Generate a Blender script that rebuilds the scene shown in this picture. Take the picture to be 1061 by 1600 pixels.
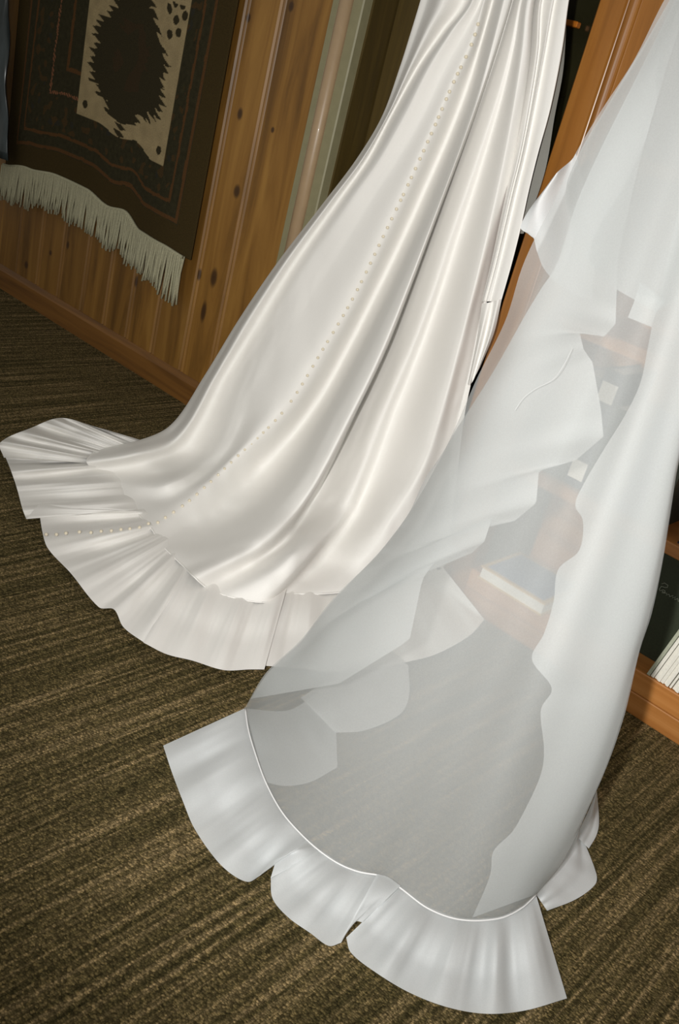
import bpy, bmesh, math, random
from mathutils import Vector, Matrix, noise

random.seed(7)
for o in list(bpy.data.objects):
    bpy.data.objects.remove(o, do_unlink=True)
sc = bpy.context.scene
C = sc.collection

# ------------------------------------------------------------------ camera
H_CAM = 1.3
F_PX = 1500.0
CAM = Vector((0, 0, H_CAM))
RIGHT = Vector((0.7080025561, 0.6635420583, 0.2417525955))
DOWN = Vector((0.4499560282, -0.1599987675, -0.8786011422))
FWD = Vector((-0.5443086930, 0.7308298922, -0.4118442854))
cam_d = bpy.data.cameras.new('camera')
cam_d.sensor_fit = 'VERTICAL'
cam_d.sensor_height = 36.0
cam_d.sensor_width = 36.0 * 1061 / 1600
cam_d.lens = F_PX / 1600 * 36.0
cam_d.clip_start = 0.02
cam = bpy.data.objects.new('camera', cam_d)
C.objects.link(cam)
M = Matrix((RIGHT, -DOWN, -FWD)).transposed().to_4x4()
M.translation = CAM
cam.matrix_world = M
sc.camera = cam

# ------------------------------------------------------------------ world, flash, exposure
world = bpy.data.worlds.new('room_ambient')
sc.world = world
world.use_nodes = True
wb = world.node_tree.nodes['Background']
wb.inputs[0].default_value = (0.95, 0.92, 0.82, 1)
wb.inputs[1].default_value = 0.28

fl = bpy.data.lights.new('camera_flash', 'SPOT')
fl.energy = 205.0
fl.color = (1.0, 0.982, 0.95)
fl.shadow_soft_size = 0.022
fl.spot_size = math.radians(92)
fl.spot_blend = 1.0
flash = bpy.data.objects.new('camera_flash', fl)
C.objects.link(flash)
flash.location = CAM - RIGHT * 0.13 - DOWN * 0.02
tgt = Vector((-1.05, 2.0, 0.70))
flash.rotation_euler = (tgt - flash.location).to_track_quat('-Z', 'Y').to_euler()

vs = sc.view_settings
vs.view_transform = 'Standard'
vs.look = 'None'
vs.gamma = 1.0
vs.exposure = 0.0
vs.use_curve_mapping = False

# ------------------------------------------------------------------ helpers: survey rays
def ray(px, py):
    return RIGHT * ((px - 530.5) / F_PX) + DOWN * ((py - 800.0) / F_PX) + FWD   # forward component = 1

def at_z(px, py, z):
    d = ray(px, py)
    return CAM + d * ((z - H_CAM) / d.z)

def at_y(px, py, y):
    d = ray(px, py)
    return CAM + d * (y / d.y)

def depth_of(px, py, spec):
    d = ray(px, py)
    if spec[0] == 'z':
        return (spec[1] - H_CAM) / d.z
    return spec[1] / d.y

# ------------------------------------------------------------------ helpers: objects
def tag(o, label=None, cat=None, group=None, kind=None):
    if label: o['label'] = label
    if cat: o['category'] = cat
    if group: o['group'] = group
    if kind: o['kind'] = kind
    return o

def empty(name, loc=(0, 0, 0)):
    o = bpy.data.objects.new(name, None)
    o.empty_display_size = 0.1
    o.location = loc
    C.objects.link(o)
    return o

def link(name, me, mat=None, parent=None, loc=None):
    o = bpy.data.objects.new(name, me)
    C.objects.link(o)
    if mat is not None and not me.materials:
        me.materials.append(mat)
    if loc is not None:
        o.location = loc
    if parent is not None:
        o.parent = parent
        o.matrix_parent_inverse = Matrix.Translation(-Vector(parent.location)) if parent.type == 'EMPTY' else Matrix.Identity(4)
    return o

def mesh_obj(name, verts, faces, mat=None, parent=None, smooth=False):
    me = bpy.data.meshes.new(name)
    me.from_pydata([tuple(v) for v in verts], [], faces)
    me.update()
    if smooth:
        for p in me.polygons:
            p.use_smooth = True
    return link(name, me, mat, parent)

def box_data(x0, x1, y0, y1, z0, z1):
    v = [(x0, y0, z0), (x1, y0, z0), (x1, y1, z0), (x0, y1, z0), (x0, y0, z1), (x1, y0, z1), (x1, y1, z1), (x0, y1, z1)]
    f = [(0, 3, 2, 1), (4, 5, 6, 7), (0, 1, 5, 4), (1, 2, 6, 5), (2, 3, 7, 6), (3, 0, 4, 7)]
    return v, f

def box(name, x0, x1, y0, y1, z0, z1, mat, parent=None, bevel=0.0, seg=2):
    bm = bmesh.new()
    v, f = box_data(x0, x1, y0, y1, z0, z1)
    bv = [bm.verts.new(p) for p in v]
    for q in f:
        bm.faces.new([bv[i] for i in q])
    if bevel:
        bmesh.ops.bevel(bm, geom=list(bm.edges), offset=bevel, segments=seg, affect='EDGES', profile=0.5)
    me = bpy.data.meshes.new(name)
    bm.to_mesh(me); bm.free()
    if bevel:
        for p in me.polygons: p.use_smooth = False
    return link(name, me, mat, parent)

def profile_x(name, prof, z0, z1, mat, parent=None, smooth=True):
    """vertical extrusion of a closed (x, y) profile"""
    n = len(prof)
    v = [(x, y, z0) for x, y in prof] + [(x, y, z1) for x, y in prof]
    f = [(i, (i + 1) % n, (i + 1) % n + n, i + n) for i in range(n)]
    f += [tuple(range(n - 1, -1, -1)), tuple(range(n, 2 * n))]
    o = mesh_obj(name, v, f, mat, parent)
    bm = bmesh.new(); bm.from_mesh(o.data)
    bmesh.ops.recalc_face_normals(bm, faces=bm.faces)
    bm.to_mesh(o.data); bm.free()
    return o

# ------------------------------------------------------------------ helpers: node materials
def new_mat(name):
    m = bpy.data.materials.new(name)
    m.use_nodes = True
    nt = m.node_tree
    b = nt.nodes['Principled BSDF']
    return m, nt, b

def node(nt, typ, **kw):
    n = nt.nodes.new(typ)
    for k, v in kw.items():
        if k == 'inputs':
            for kk, vv in v.items(): n.inputs[kk].default_value = vv
        else:
            setattr(n, k, v)
    return n

def ramp(nt, fac, stops):
    r = nt.nodes.new('ShaderNodeValToRGB')
    e = r.color_ramp.elements
    e[0].position, e[0].color = stops[0][0], (*stops[0][1], 1)
    e[1].position, e[1].color = stops[1][0], (*stops[1][1], 1)
    for p, c in stops[2:]:
        n = e.new(p); n.color = (*c, 1)
    nt.links.new(fac, r.inputs[0])
    return r

def srgb(r, g, b):
    def f(c):
        c /= 255.0
        return c / 12.92 if c <= 0.04045 else ((c + 0.055) / 1.055) ** 2.4
    return (f(r), f(g), f(b))

def mapped_pos(nt, scale, world_space=True):
    g = nt.nodes.new('ShaderNodeNewGeometry')
    mp = nt.nodes.new('ShaderNodeMapping')
    mp.inputs['Scale'].default_value = scale
    nt.links.new(g.outputs['Position'], mp.inputs['Vector'])
    return mp.outputs[0], g

def mixc(nt, fac, a, b, mode='MIX'):
    m = nt.nodes.new('ShaderNodeMix'); m.data_type = 'RGBA'; m.blend_type = mode
    if isinstance(fac, (int, float)): m.inputs[0].default_value = fac
    else: nt.links.new(fac, m.inputs[0])
    for i, s in ((6, a), (7, b)):
        if isinstance(s, tuple): m.inputs[i].default_value = (*s, 1) if len(s) == 3 else s
        else: nt.links.new(s, m.inputs[i])
    return m.outputs[2]

def bump(nt, height, strength, dist, b):
    n = nt.nodes.new('ShaderNodeBump')
    n.inputs['Strength'].default_value = strength
    n.inputs['Distance'].default_value = dist
    nt.links.new(height, n.inputs['Height'])
    nt.links.new(n.outputs[0], b.inputs['Normal'])
    return n

def wood_mat(name, dark, mid, light, rough=0.38, along='z', knots=(), coat=0.25, gscale=26.0):
    m, nt, b = new_mat(name)
    sc_ = {'z': (gscale, gscale, 1.3), 'x': (1.3, gscale, gscale)}[along]
    vec, g = mapped_pos(nt, sc_)
    oi = nt.nodes.new('ShaderNodeObjectInfo')
    add = node(nt, 'ShaderNodeVectorMath', operation='ADD')
    sca = node(nt, 'ShaderNodeVectorMath', operation='SCALE'); sca.inputs['Scale'].default_value = 37.0
    comb = nt.nodes.new('ShaderNodeCombineXYZ')
    for i in range(3): nt.links.new(oi.outputs['Random'], comb.inputs[i])
    nt.links.new(comb.outputs[0], sca.inputs[0])
    nt.links.new(vec, add.inputs[0]); nt.links.new(sca.outputs[0], add.inputs[1])
    n1 = node(nt, 'ShaderNodeTexNoise', inputs={'Scale': 1.0, 'Detail': 6.0, 'Roughness': 0.6, 'Distortion': 0.6})
    nt.links.new(add.outputs[0], n1.inputs['Vector'])
    r = ramp(nt, n1.outputs[0], [(0.28, dark), (0.5, mid), (0.72, light)])
    col = r.outputs[0]
    # tonal drift from board to board
    hv = node(nt, 'ShaderNodeHueSaturation')
    mr = node(nt, 'ShaderNodeMapRange', inputs={'To Min': 0.82, 'To Max': 1.18})
    nt.links.new(oi.outputs['Random'], mr.inputs[0])
    nt.links.new(mr.outputs[0], hv.inputs['Value'])
    nt.links.new(col, hv.inputs['Color'])
    col = hv.outputs[0]
    for (kx, kz, rx, rz) in knots:
        sub = node(nt, 'ShaderNodeVectorMath', operation='SUBTRACT'); sub.inputs[1].default_value = (kx, 0, kz)
        nt.links.new(g.outputs['Position'], sub.inputs[0])
        ml = node(nt, 'ShaderNodeVectorMath', operation='MULTIPLY'); ml.inputs[1].default_value = (1 / rx, 0, 1 / rz)
        nt.links.new(sub.outputs[0], ml.inputs[0])
        ln = node(nt, 'ShaderNodeVectorMath', operation='LENGTH')
        nt.links.new(ml.outputs[0], ln.inputs[0])
        mk = ramp(nt, ln.outputs['Value'], [(0.0, (0.95,) * 3), (0.55, (0.85,) * 3), (1.0, (0.0,) * 3)])
        col = mixc(nt, mk.outputs[0], col, srgb(62, 38, 16))
    nt.links.new(col, b.inputs['Base Color'])
    b.inputs['Roughness'].default_value = rough
    b.inputs['Coat Weight'].default_value = coat
    b.inputs['Coat Roughness'].default_value = 0.3
    bump(nt, n1.outputs[0], 0.12, 0.002, b)
    return m

def plain_mat(name, col, rough=0.6, noise_amt=0.12, nscale=60.0, metal=0.0, coat=0.0, bmp=0.0):
    m, nt, b = new_mat(name)
    vec, g = mapped_pos(nt, (nscale,) * 3)
    n1 = node(nt, 'ShaderNodeTexNoise', inputs={'Scale': 1.0, 'Detail': 4.0})
    nt.links.new(vec, n1.inputs['Vector'])
    lo = tuple(c * (1 - noise_amt) for c in col); hi = tuple(min(1, c * (1 + noise_amt)) for c in col)
    r = ramp(nt, n1.outputs[0], [(0.3, lo), (0.7, hi)])
    nt.links.new(r.outputs[0], b.inputs['Base Color'])
    b.inputs['Roughness'].default_value = rough
    b.inputs['Metallic'].default_value = metal
    b.inputs['Coat Weight'].default_value = coat
    if bmp: bump(nt, n1.outputs[0], bmp, 0.002, b)
    return m

# ------------------------------------------------------------------ materials
Y_WALL = 2.3855
Y_BOOK = 2.2295

def kn(px, py, rx, rz):
    p = at_y(px, py, Y_WALL)
    return (p.x, p.z, rx, rz)

KNOTS = [kn(375, 178, .016, .024), kn(370, 299, .020, .028), kn(426, 203, .010, .012), kn(388, 28, .014, .018),
         kn(334, 434, .022, .042), kn(311, 429, .017, .026), kn(318, 487, .018, .048), kn(213, 440, .012, .03),
         kn(41, 414, .018, .02), kn(79, 395, .012, .014), kn(106, 383, .012, .02), kn(455, 10, .015, .02)]
MAT = {}
MAT['pine'] = wood_mat('knotty_pine', srgb(98, 66, 24), srgb(143, 101, 43), srgb(167, 123, 58), 0.5, 'z', KNOTS, 0.12, 14.0)
MAT['pine_base'] = wood_mat('pine_baseboard', srgb(98, 62, 22), srgb(132, 88, 36), srgb(152, 104, 46), 0.55, 'x', (), 0.05, 26.0)
MAT['oak_v'] = wood_mat('varnished_upright', srgb(138, 88, 32), srgb(160, 104, 42), srgb(174, 118, 52), 0.32, 'z', (), 0.4, 22.0)
MAT['oak_h'] = wood_mat('varnished_shelf', srgb(150, 94, 42), srgb(178, 118, 60), srgb(194, 136, 78), 0.4, 'x', (), 0.3, 22.0)
MAT['casing'] = plain_mat('painted_casing', srgb(146, 140, 108), 0.5, 0.05, 30, 0, 0.0)
MAT['door'] = wood_mat('dark_door_wood', srgb(58, 46, 16), srgb(80, 64, 24), srgb(94, 76, 32), 0.6, 'z', (), 0.1, 20.0)
MAT['glass_dark'] = plain_mat('dark_pane', srgb(40, 38, 22), 0.2, 0.3, 8)
MAT['brass'] = plain_mat('brass', srgb(222, 130, 40), 0.35, 0.05, 60, 0.4)
MAT['white_plaster'] = plain_mat('plaster', srgb(150, 130, 90), 0.9, 0.05, 20)

# carpet: ribbed loop pile running away from the camera to the wall
m, nt, b = new_mat('ribbed_carpet')
g = nt.nodes.new('ShaderNodeNewGeometry')
def mpn(scale):
    mp = nt.nodes.new('ShaderNodeMapping'); mp.inputs['Scale'].default_value = scale
    nt.links.new(g.outputs['Position'], mp.inputs['Vector']); return mp.outputs[0]
ns = node(nt, 'ShaderNodeTexNoise', inputs={'Scale': 1.0, 'Detail': 3.0, 'Roughness': 0.65})
nt.links.new(mpn((80, 1.4, 1)), ns.inputs['Vector'])
nb = node(nt, 'ShaderNodeTexNoise', inputs={'Scale': 1.0, 'Detail': 2.0})
nt.links.new(mpn((130, 90, 1)), nb.inputs['Vector'])
vo = node(nt, 'ShaderNodeTexVoronoi', feature='F1', inputs={'Scale': 1.0, 'Randomness': 0.85})
nt.links.new(mpn((215, 290, 1)), vo.inputs['Vector'])
rs = ramp(nt, ns.outputs[0], [(0.34, srgb(76, 69, 43)), (0.5, srgb(103, 91, 61)), (0.66, srgb(146, 127, 94))])
rl = ramp(nt, vo.outputs['Color'], [(0.15, (0.46, 0.46, 0.42)), (0.55, (0.95, 0.95, 0.93)), (0.9, (2.0, 1.92, 1.85))])
col = mixc(nt, 1.0, rs.outputs[0], rl.outputs[0], 'MULTIPLY')
rd = ramp(nt, vo.outputs['Distance'], [(0.25, (1, 1, 1)), (0.75, (0.55, 0.55, 0.50))])
col = mixc(nt, 1.0, col, rd.outputs[0], 'MULTIPLY')
nt.links.new(col, b.inputs['Base Color'])
b.inputs['Roughness'].default_value = 0.95
b.inputs['Specular IOR Level'].default_value = 0.1
mh = node(nt, 'ShaderNodeMath', operation='MULTIPLY_ADD'); mh.inputs[1].default_value = -0.5
nt.links.new(vo.outputs['Distance'], mh.inputs[0]); nt.links.new(ns.outputs[0], mh.inputs[2])
bump(nt, mh.outputs[0], 0.7, 0.006, b)
MAT['carpet'] = m

# satin
m, nt, b = new_mat('ivory_satin')
vec, g = mapped_pos(nt, (900,) * 3)
nw = node(nt, 'ShaderNodeTexNoise', inputs={'Scale': 1.0, 'Detail': 2.0})
nt.links.new(vec, nw.inputs['Vector'])
rw = ramp(nt, nw.outputs[0], [(0.3, (0.85, 0.835, 0.805)), (0.7, (0.90, 0.885, 0.855))])
nt.links.new(rw.outputs[0], b.inputs['Base Color'])
b.inputs['Roughness'].default_value = 0.48
b.inputs['Specular IOR Level'].default_value = 0.2
b.inputs['Sheen Weight'].default_value = 0.1
b.inputs['Subsurface Weight'].default_value = 0.0
MAT['satin'] = m

def organza(name, cover, col):
    m = bpy.data.materials.new(name); m.use_nodes = True
    nt = m.node_tree; nt.nodes.clear()
    out = nt.nodes.new('ShaderNodeOutputMaterial')
    df = nt.nodes.new('ShaderNodeBsdfDiffuse'); tl = nt.nodes.new('ShaderNodeBsdfTranslucent')
    tr = nt.nodes.new('ShaderNodeBsdfTransparent')
    g = nt.nodes.new('ShaderNodeNewGeometry')
    mp = nt.nodes.new('ShaderNodeMapping'); mp.inputs['Scale'].default_value = (420, 420, 420)
    nt.links.new(g.outputs['Position'], mp.inputs[0])
    nz = node(nt, 'ShaderNodeTexNoise', inputs={'Scale': 1.0, 'Detail': 2.0})
    nt.links.new(mp.outputs[0], nz.inputs['Vector'])
    mr = node(nt, 'ShaderNodeMapRange', inputs={'To Min': cover - 0.05, 'To Max': cover + 0.05})
    nt.links.new(nz.outputs[0], mr.inputs[0])
    df.inputs[0].default_value = (*col, 1); tl.inputs[0].default_value = (*col, 1)
    m1 = nt.nodes.new('ShaderNodeMixShader'); m1.inputs[0].default_value = 0.28
    nt.links.new(df.outputs[0], m1.inputs[1]); nt.links.new(tl.outputs[0], m1.inputs[2])
    m2 = nt.nodes.new('ShaderNodeMixShader')
    nt.links.new(mr.outputs[0], m2.inputs[0])
    nt.links.new(tr.outputs[0], m2.inputs[1]); nt.links.new(m1.outputs[0], m2.inputs[2])
    nt.links.new(m2.outputs[0], out.inputs[0])
    return m
MAT['organza'] = organza("white_organza", 0.52, (0.66, 0.685, 0.685))
MAT['organza_ruffle'] = organza("gathered_organza", 0.88, (0.88, 0.91, 0.925))
MAT["organza_fold"] = organza("doubled_organza", 0.78, (0.74, 0.765, 0.765))
MAT['lining'] = organza('grey_lining', 0.75, (0.42, 0.43, 0.40))
MAT['thread'] = plain_mat('white_thread', (0.8, 0.8, 0.8), 0.6, 0.02)
m, nt, b = new_mat('pearl')
b.inputs['Base Color'].default_value = (0.82, 0.74, 0.58, 1); b.inputs['Roughness'].default_value = 0.18
b.inputs['Coat Weight'].default_value = 0.6
MAT['pearl'] = m

# ------------------------------------------------------------------ the setting
fl_o = mesh_obj('floor', [(-6.5, -1.5, 0), (2.5, -1.5, 0), (2.5, 2.62, 0), (-6.5, 2.62, 0)], [(0, 1, 2, 3)], MAT['carpet'])
tag(fl_o, 'dark brown ribbed loop carpet', kind='structure')

# knotty pine wall: backing + tongue and groove planks with a rounded bead on one edge
WL = empty('wall_left', (-3.0, Y_WALL, 0)); tag(WL, 'knotty pine plank wall beside the doorway', kind='structure')
box('backing', -5.6, -2.31, Y_WALL + 0.012, Y_WALL + 0.1, 0.0, 2.42, MAT['pine'], WL)
grooves = [-5.6 + 0.1695 * i for i in range(13)] + [-3.387, -3.218, -3.060, -2.889, -2.703, -2.537, -2.309]
grooves = sorted(set(round(v, 3) for v in grooves))
grooves = [v for i, v in enumerate(grooves) if i == 0 or v - grooves[i - 1] > 0.06]
for a, c in zip(grooves[:-1], grooves[1:]):
    y = Y_WALL; g_ = 0.006
    prof = [(a + 0.001, y + 0.014), (a + 0.001, y + 0.007), (a + 0.003, y + 0.002), (a + 0.007, y - 0.001), (a + 0.011, y - 0.001), (a + 0.015, y + 0.002),
            (a + 0.018, y + 0.005), (a + 0.022, y), (c - 0.008, y), (c - 0.001, y + 0.008), (c - 0.001, y + 0.014)]
    profile_x('plank', prof, 0.098, 2.42, MAT['pine'], WL)
BB = profile_x('baseboard_left', [], 0, 0, None) if False else None
bbo = mesh_obj('baseboard_left', [(x, y, z) for x in (-5.6, -2.31) for (y, z) in
      [(Y_WALL + .01, 0.0), (Y_WALL - .016, 0.0), (Y_WALL - .016, 0.082), (Y_WALL - .010, 0.094), (Y_WALL - .002, 0.104), (Y_WALL + .01, 0.104)]],
      [tuple([i, (i + 1) % 6, (i + 1) % 6 + 6, i + 6]) for i in range(6)] + [(5, 4, 3, 2, 1, 0), (6, 7, 8, 9, 10, 11)], MAT['pine_base'])
tag(bbo, 'pine baseboard at the foot of the plank wall', kind='structure')

# painted door casing with a rounded bead, then jamb, then the dark door
y = Y_WALL
def arc(cx, cy, r, a0, a1, n):
    return [(cx + r * math.cos(math.radians(a0 + (a1 - a0) * i / n)), cy + r * math.sin(math.radians(a0 + (a1 - a0) * i / n))) for i in range(n + 1)]
prof = [(-2.306, y + .02), (-2.306, y - .012), (-2.300, y - .018), (-2.276, y - .018), (-2.270, y - .012)] + \
       arc(-2.246, y - .014, .020, 175, 365, 12) + [(-2.222, y - .012), (-2.217, y - .018), (-2.180, y - .018), (-2.176, y - .014), (-2.176, y + .02)]
BEAD = None
t1 = profile_x('trim_1', prof, 0, 2.06, MAT['casing']); tag(t1, 'grey painted door casing with a rounded bead', kind='structure')
bd = profile_x('bead', arc(-2.246, y - .014, .024, 180, 360, 16) + [(-2.222, y + .01), (-2.270, y + .01)], 0, 2.06, plain_mat('bead_highlight', srgb(172, 146, 114), 0.4, .04, 30, 0, .2)); bd.parent = t1  # pinkish tan colour stands in for the flash highlight along the bead
for q in bd.data.polygons: q.use_smooth = True
jm = box('trim_2', -2.205, -2.168, y + .02, y + .16, 0, 2.04, MAT['door']); tag(jm, 'dark door jamb behind the casing', kind='structure')
hd = box('trim_3', -2.306, -1.33, y - .02, y + .02, 2.06, 2.17, MAT['casing']); tag(hd, 'painted casing over the doorway', kind='structure')
wa = box('wall_back', -2.31, 2.5, y + .02, y + .12, 2.06, 2.42, MAT['pine']); tag(wa, 'plank wall above the doorway', kind='structure')
wr = box('wall_right', -1.30, 2.5, 2.545, 2.645, 0, 2.06, MAT['white_plaster']); tag(wr, 'plaster wall behind the bookcase', kind='structure')

DR = empty('door_1', (-1.75, y + .13, 0)); tag(DR, 'dark wooden door behind the gown', kind='structure')
yd = y + .12
box('door_panel', -2.166, -1.34, yd + .012, yd + .04, 0.004, 2.04, MAT['glass_dark'], DR)
for (x0, x1, z0, z1) in [(-2.166, -2.05, .004, 2.04), (-1.47, -1.34, .004, 2.04), (-2.05, -1.47, .004, .22), (-2.05, -1.47, .92, 1.04), (-2.05, -1.47, 1.90, 2.04), (-1.80, -1.72, .22, .92)]:
    box('door_rail', x0, x1, yd, yd + .03, z0, z1, MAT['door'], DR, .004, 1)
p = at_y(895, 38, yd - .01)
box('door_latch', p.x - .030, p.x + .020, yd - .022, yd - .001, p.z - .007, p.z + .008, MAT['brass'], DR, .002, 1)

# ------------------------------------------------------------------ bookcase
BK = empty('bookcase', (-0.4, 2.38, 0)); tag(BK, 'varnished honey oak bookcase with open shelves beside the doorway', 'bookcase')
yb = Y_BOOK
prof = [(-1.327, yb + .31), (-1.327, yb + .004), (-1.323, yb), (-1.259, yb), (-1.256, yb + .006), (-1.251, yb + .009)] + \
       arc(-1.236, yb + .006, .015, 180, 350, 10) + [(-1.219, yb + .004), (-1.217, yb + .001), (-1.160, yb + .001), (-1.156, yb + .005), (-1.156, yb + .31)]
profile_x('upright', prof, 0, 2.05, MAT['oak_v'], BK)
box('upright', 0.55, 0.60, yb, yb + .31, 0, 2.05, MAT['oak_v'], BK, .003)
box('back_panel', -1.155, 0.55, yb + .285, yb + .305, 0, 2.05, MAT['oak_h'], BK)
box('base_board', -1.155, 0.549, yb, yb + .284, 0, .060, MAT['oak_h'], BK, .003)
box('base_rail', -1.155, 0.549, yb + .0015, yb + .284, .0605, .121, MAT['oak_h'], BK, .003)
for zt in (.468, .871, 1.275, 1.66, 2.05):
    box('shelf', -1.155, 0.549, yb + .002, yb + .284, zt - .034, zt, MAT['oak_h'], BK, .004)

# ------------------------------------------------------------------ books and shelf things
MAT['b_dark'] = plain_mat('dark_green_cloth', srgb(44, 52, 34), 0.7, 0.15, 200, bmp=.2)
MAT['b_blue'] = plain_mat('blue_grey_cloth', srgb(72, 104, 148), 0.6, 0.15, 120)
MAT['b_navy'] = plain_mat('navy_cloth', srgb(34, 44, 56), 0.6, 0.15, 120)
MAT['b_brown'] = plain_mat('brown_leather', srgb(92, 62, 40), 0.6, 0.15, 120)
MAT['b_grey'] = plain_mat('grey_cloth', srgb(78, 82, 72), 0.7, 0.15, 120)
MAT['b_cream'] = plain_mat('cream_card', srgb(214, 172, 98), 0.6, 0.08, 120)
MAT['paper'] = plain_mat('white_paper', srgb(240, 237, 226), 0.75, 0.06, 160)
MAT['paper_shaded'] = plain_mat('shaded_paper', srgb(176, 180, 160), 0.75, 0.08, 160)  # first booklet's paper, with the veil shadow painted into its colour
MAT['gap'] = plain_mat('staple_spine', srgb(60, 54, 40), 0.8, 0.1, 100)
MAT['ink'] = plain_mat('silver_ink', srgb(150, 156, 140), 0.6, 0.2, 300)

def upright_book(x, th, ht, dp, z, cover, label, cat='book', lean=0.0, group=None, tagz=None, y0=None):
    y0 = yb + .045 if y0 is None else y0
    o = empty('book', (x, y0, z)); tag(o, label, cat, group)
    bm = bmesh.new()
    # cover: spine plus two boards
    for bx in ((0, th, 0, .004, 0, ht), (0, .003, .003, dp, 0, ht), (th - .003, th, .003, dp, 0, ht)):
        v, f = box_data(*bx); bv = [bm.verts.new(q) for q in v]
        for q in f: bm.faces.new([bv[i] for i in q])
    me = bpy.data.meshes.new('cover'); bm.to_mesh(me); bm.free()
    c = bpy.data.objects.new('cover', me); C.objects.link(c); me.materials.append(cover); c.parent = o
    v, f = box_data(.0031, th - .0031, .0041, dp - .006, .004, ht - .004)
    me = bpy.data.meshes.new('page_block'); me.from_pydata(v, [], f); me.materials.append(MAT['paper'])
    pb = bpy.data.objects.new('page_block', me); C.objects.link(pb); pb.parent = o
    for tz in (tagz or ()):
        v, f = box_data(th * .5 - min(.022, th * .45), th * .5 + min(.022, th * .45), -.0012, -.0001, tz - .025, tz + .025)
        me = bpy.data.meshes.new('spine_label'); me.from_pydata(v, [], f); me.materials.append(MAT['paper'])
        sl = bpy.data.objects.new('spine_label', me); C.objects.link(sl); sl.parent = o; sl['label'] = 'white paper label on the spine'
    o.rotation_euler = (0, lean, 0)
    return o

# middle shelf (z .468 .. .837): upright books behind the veil
xs = -1.11
mids = [(.045, .27, 'b_brown', 'brown book beside the bookcase upright'), (.06, .29, 'b_grey', 'thick grey book next to the brown book on the middle shelf'),
        (.05, .32, 'b_navy', 'tall navy binder with two white spine labels on the middle shelf'), (.055, .24, 'b_dark', 'dark green book touching the navy binder with two labels'),
        (.045, .26, 'b_brown', 'brown leather book between dark green and blue books'), (.06, .28, 'b_blue', 'blue grey book on the middle shelf under the veil'),
        (.05, .23, 'b_grey', 'short grey book past the blue grey book')]
for i, (th, ht, mt, lb) in enumerate(mids):
    upright_book(xs, th, ht, .19, .4685, MAT[mt], lb, tagz=((.047, .263) if i == 2 else None), y0=yb + .03)
    xs += th + .004
# right end of the middle shelf: flat books seen at the frame edge
def flat_book(name, x0, x1, y0, y1, z0, z1, cover, label, ang=0.0, border=None, cat='book'):
    cx, cy = (x0 + x1) / 2, (y0 + y1) / 2
    o = empty(name, (cx, cy, z0)); tag(o, label, cat)
    hx, hy, t = (x1 - x0) / 2, (y1 - y0) / 2, z1 - z0
    def part(nm, bxs, mt):
        bm = bmesh.new()
        for bx in bxs:
            v, f = box_data(*bx); bv = [bm.verts.new(q) for q in v]
            for q in f: bm.faces.new([bv[i] for i in q])
        me = bpy.data.meshes.new(nm); bm.to_mesh(me); bm.free(); me.materials.append(mt)
        c = bpy.data.objects.new(nm, me); C.objects.link(c); c.parent = o
        return c
    part('cover', [(-hx, hx, -hy, hy, 0, .004), (-hx, hx, -hy, hy, t - .004, t), (-hx, hx, hy - .004, hy, .004, t - .004)], cover if border is None else border)
    part('page_block', [(-hx + .004, hx - .004, -hy + .004, hy - .004, .0041, t - .0041)], MAT['paper'])
    if border is not None:
        part('cover_panel', [(-hx + .014, hx - .014, -hy + .014, hy - .014, t + .0001, t + .0012)], cover)
    o.rotation_euler = (0, 0, ang)
    return o

flat_book('book', -.66, -.36, yb + .02, yb + .24, .4685, .500, MAT['b_navy'], 'navy book lying flat at the bottom of a pile on the middle shelf', .02)
flat_book('book', -.67, -.38, yb + .03, yb + .25, .5005, .525, MAT['b_blue'], 'blue grey book lying second in the pile on the middle shelf', -.03)
flat_book('book', -.66, -.37, yb + .015, yb + .22, .5255, .572, MAT['b_dark'], 'thick dark green book lying third in the pile on the middle shelf', .04)
flat_book('book', -.665, -.40, yb + .03, yb + .24, .5725, .600, MAT['b_grey'], 'grey book lying on top of the pile on the middle shelf', .0)

# blue book lying on the base board
pa, pb2, pc = at_z(755, 911, .125), at_z(845, 968, .125), at_z(815, 850, .175)
flat_book('book', -1.112, -.895, yb - .030, yb + .175, .1215, .160, MAT['b_blue'], 'thick book with a blue cover and cream border lying on the base shelf', -.0, MAT['b_cream'])
upright_book(-1.152, .034, .24, .2, .1215, MAT['b_grey'], 'grey green book standing against the upright beside the blue book', y0=yb + .06)

# dark album standing on the base shelf with a silver signature, thin booklets leaning against it
AL = empty('album', (-.66, yb + .09, .1215)); tag(AL, 'dark green album with faint silver handwriting standing on the base shelf', 'album')
v, f = box_data(-.17, .27, .0, .05, 0, .30)
me = bpy.data.meshes.new('cover'); me.from_pydata(v, [], f); me.materials.append(MAT['b_dark'])
o_ = bpy.data.objects.new('cover', me); C.objects.link(o_); o_.parent = AL
# signature strokes
def tube_mesh(name, pts, r, mat, parent=None, seg=5):
    vs_, fs = [], []
    n = len(pts)
    for i, pnt in enumerate(pts):
        pnt = Vector(pnt)
        t = (Vector(pts[min(i + 1, n - 1)]) - Vector(pts[max(i - 1, 0)])).normalized()
        a = t.cross(Vector((0.12, 1, 0.1))).normalized(); b_ = t.cross(a)
        for k in range(seg):
            an = 2 * math.pi * k / seg
            vs_.append(pnt + (a * math.cos(an) + b_ * math.sin(an)) * r)
        if i:
            for k in range(seg):
                fs.append(((i - 1) * seg + k, (i - 1) * seg + (k + 1) % seg, i * seg + (k + 1) % seg, i * seg + k))
    fs.append(tuple(range(seg - 1, -1, -1))); fs.append(tuple(range((n - 1) * seg, n * seg)))
    return mesh_obj(name, vs_, fs, mat, parent, True)
sgn = at_y(1034, 915, yb + .088)
stroke = []
def sadd(lst): stroke.append([(sgn.x + a * .001, yb + .0885, sgn.z + c * .001) for a, c in lst])
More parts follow.
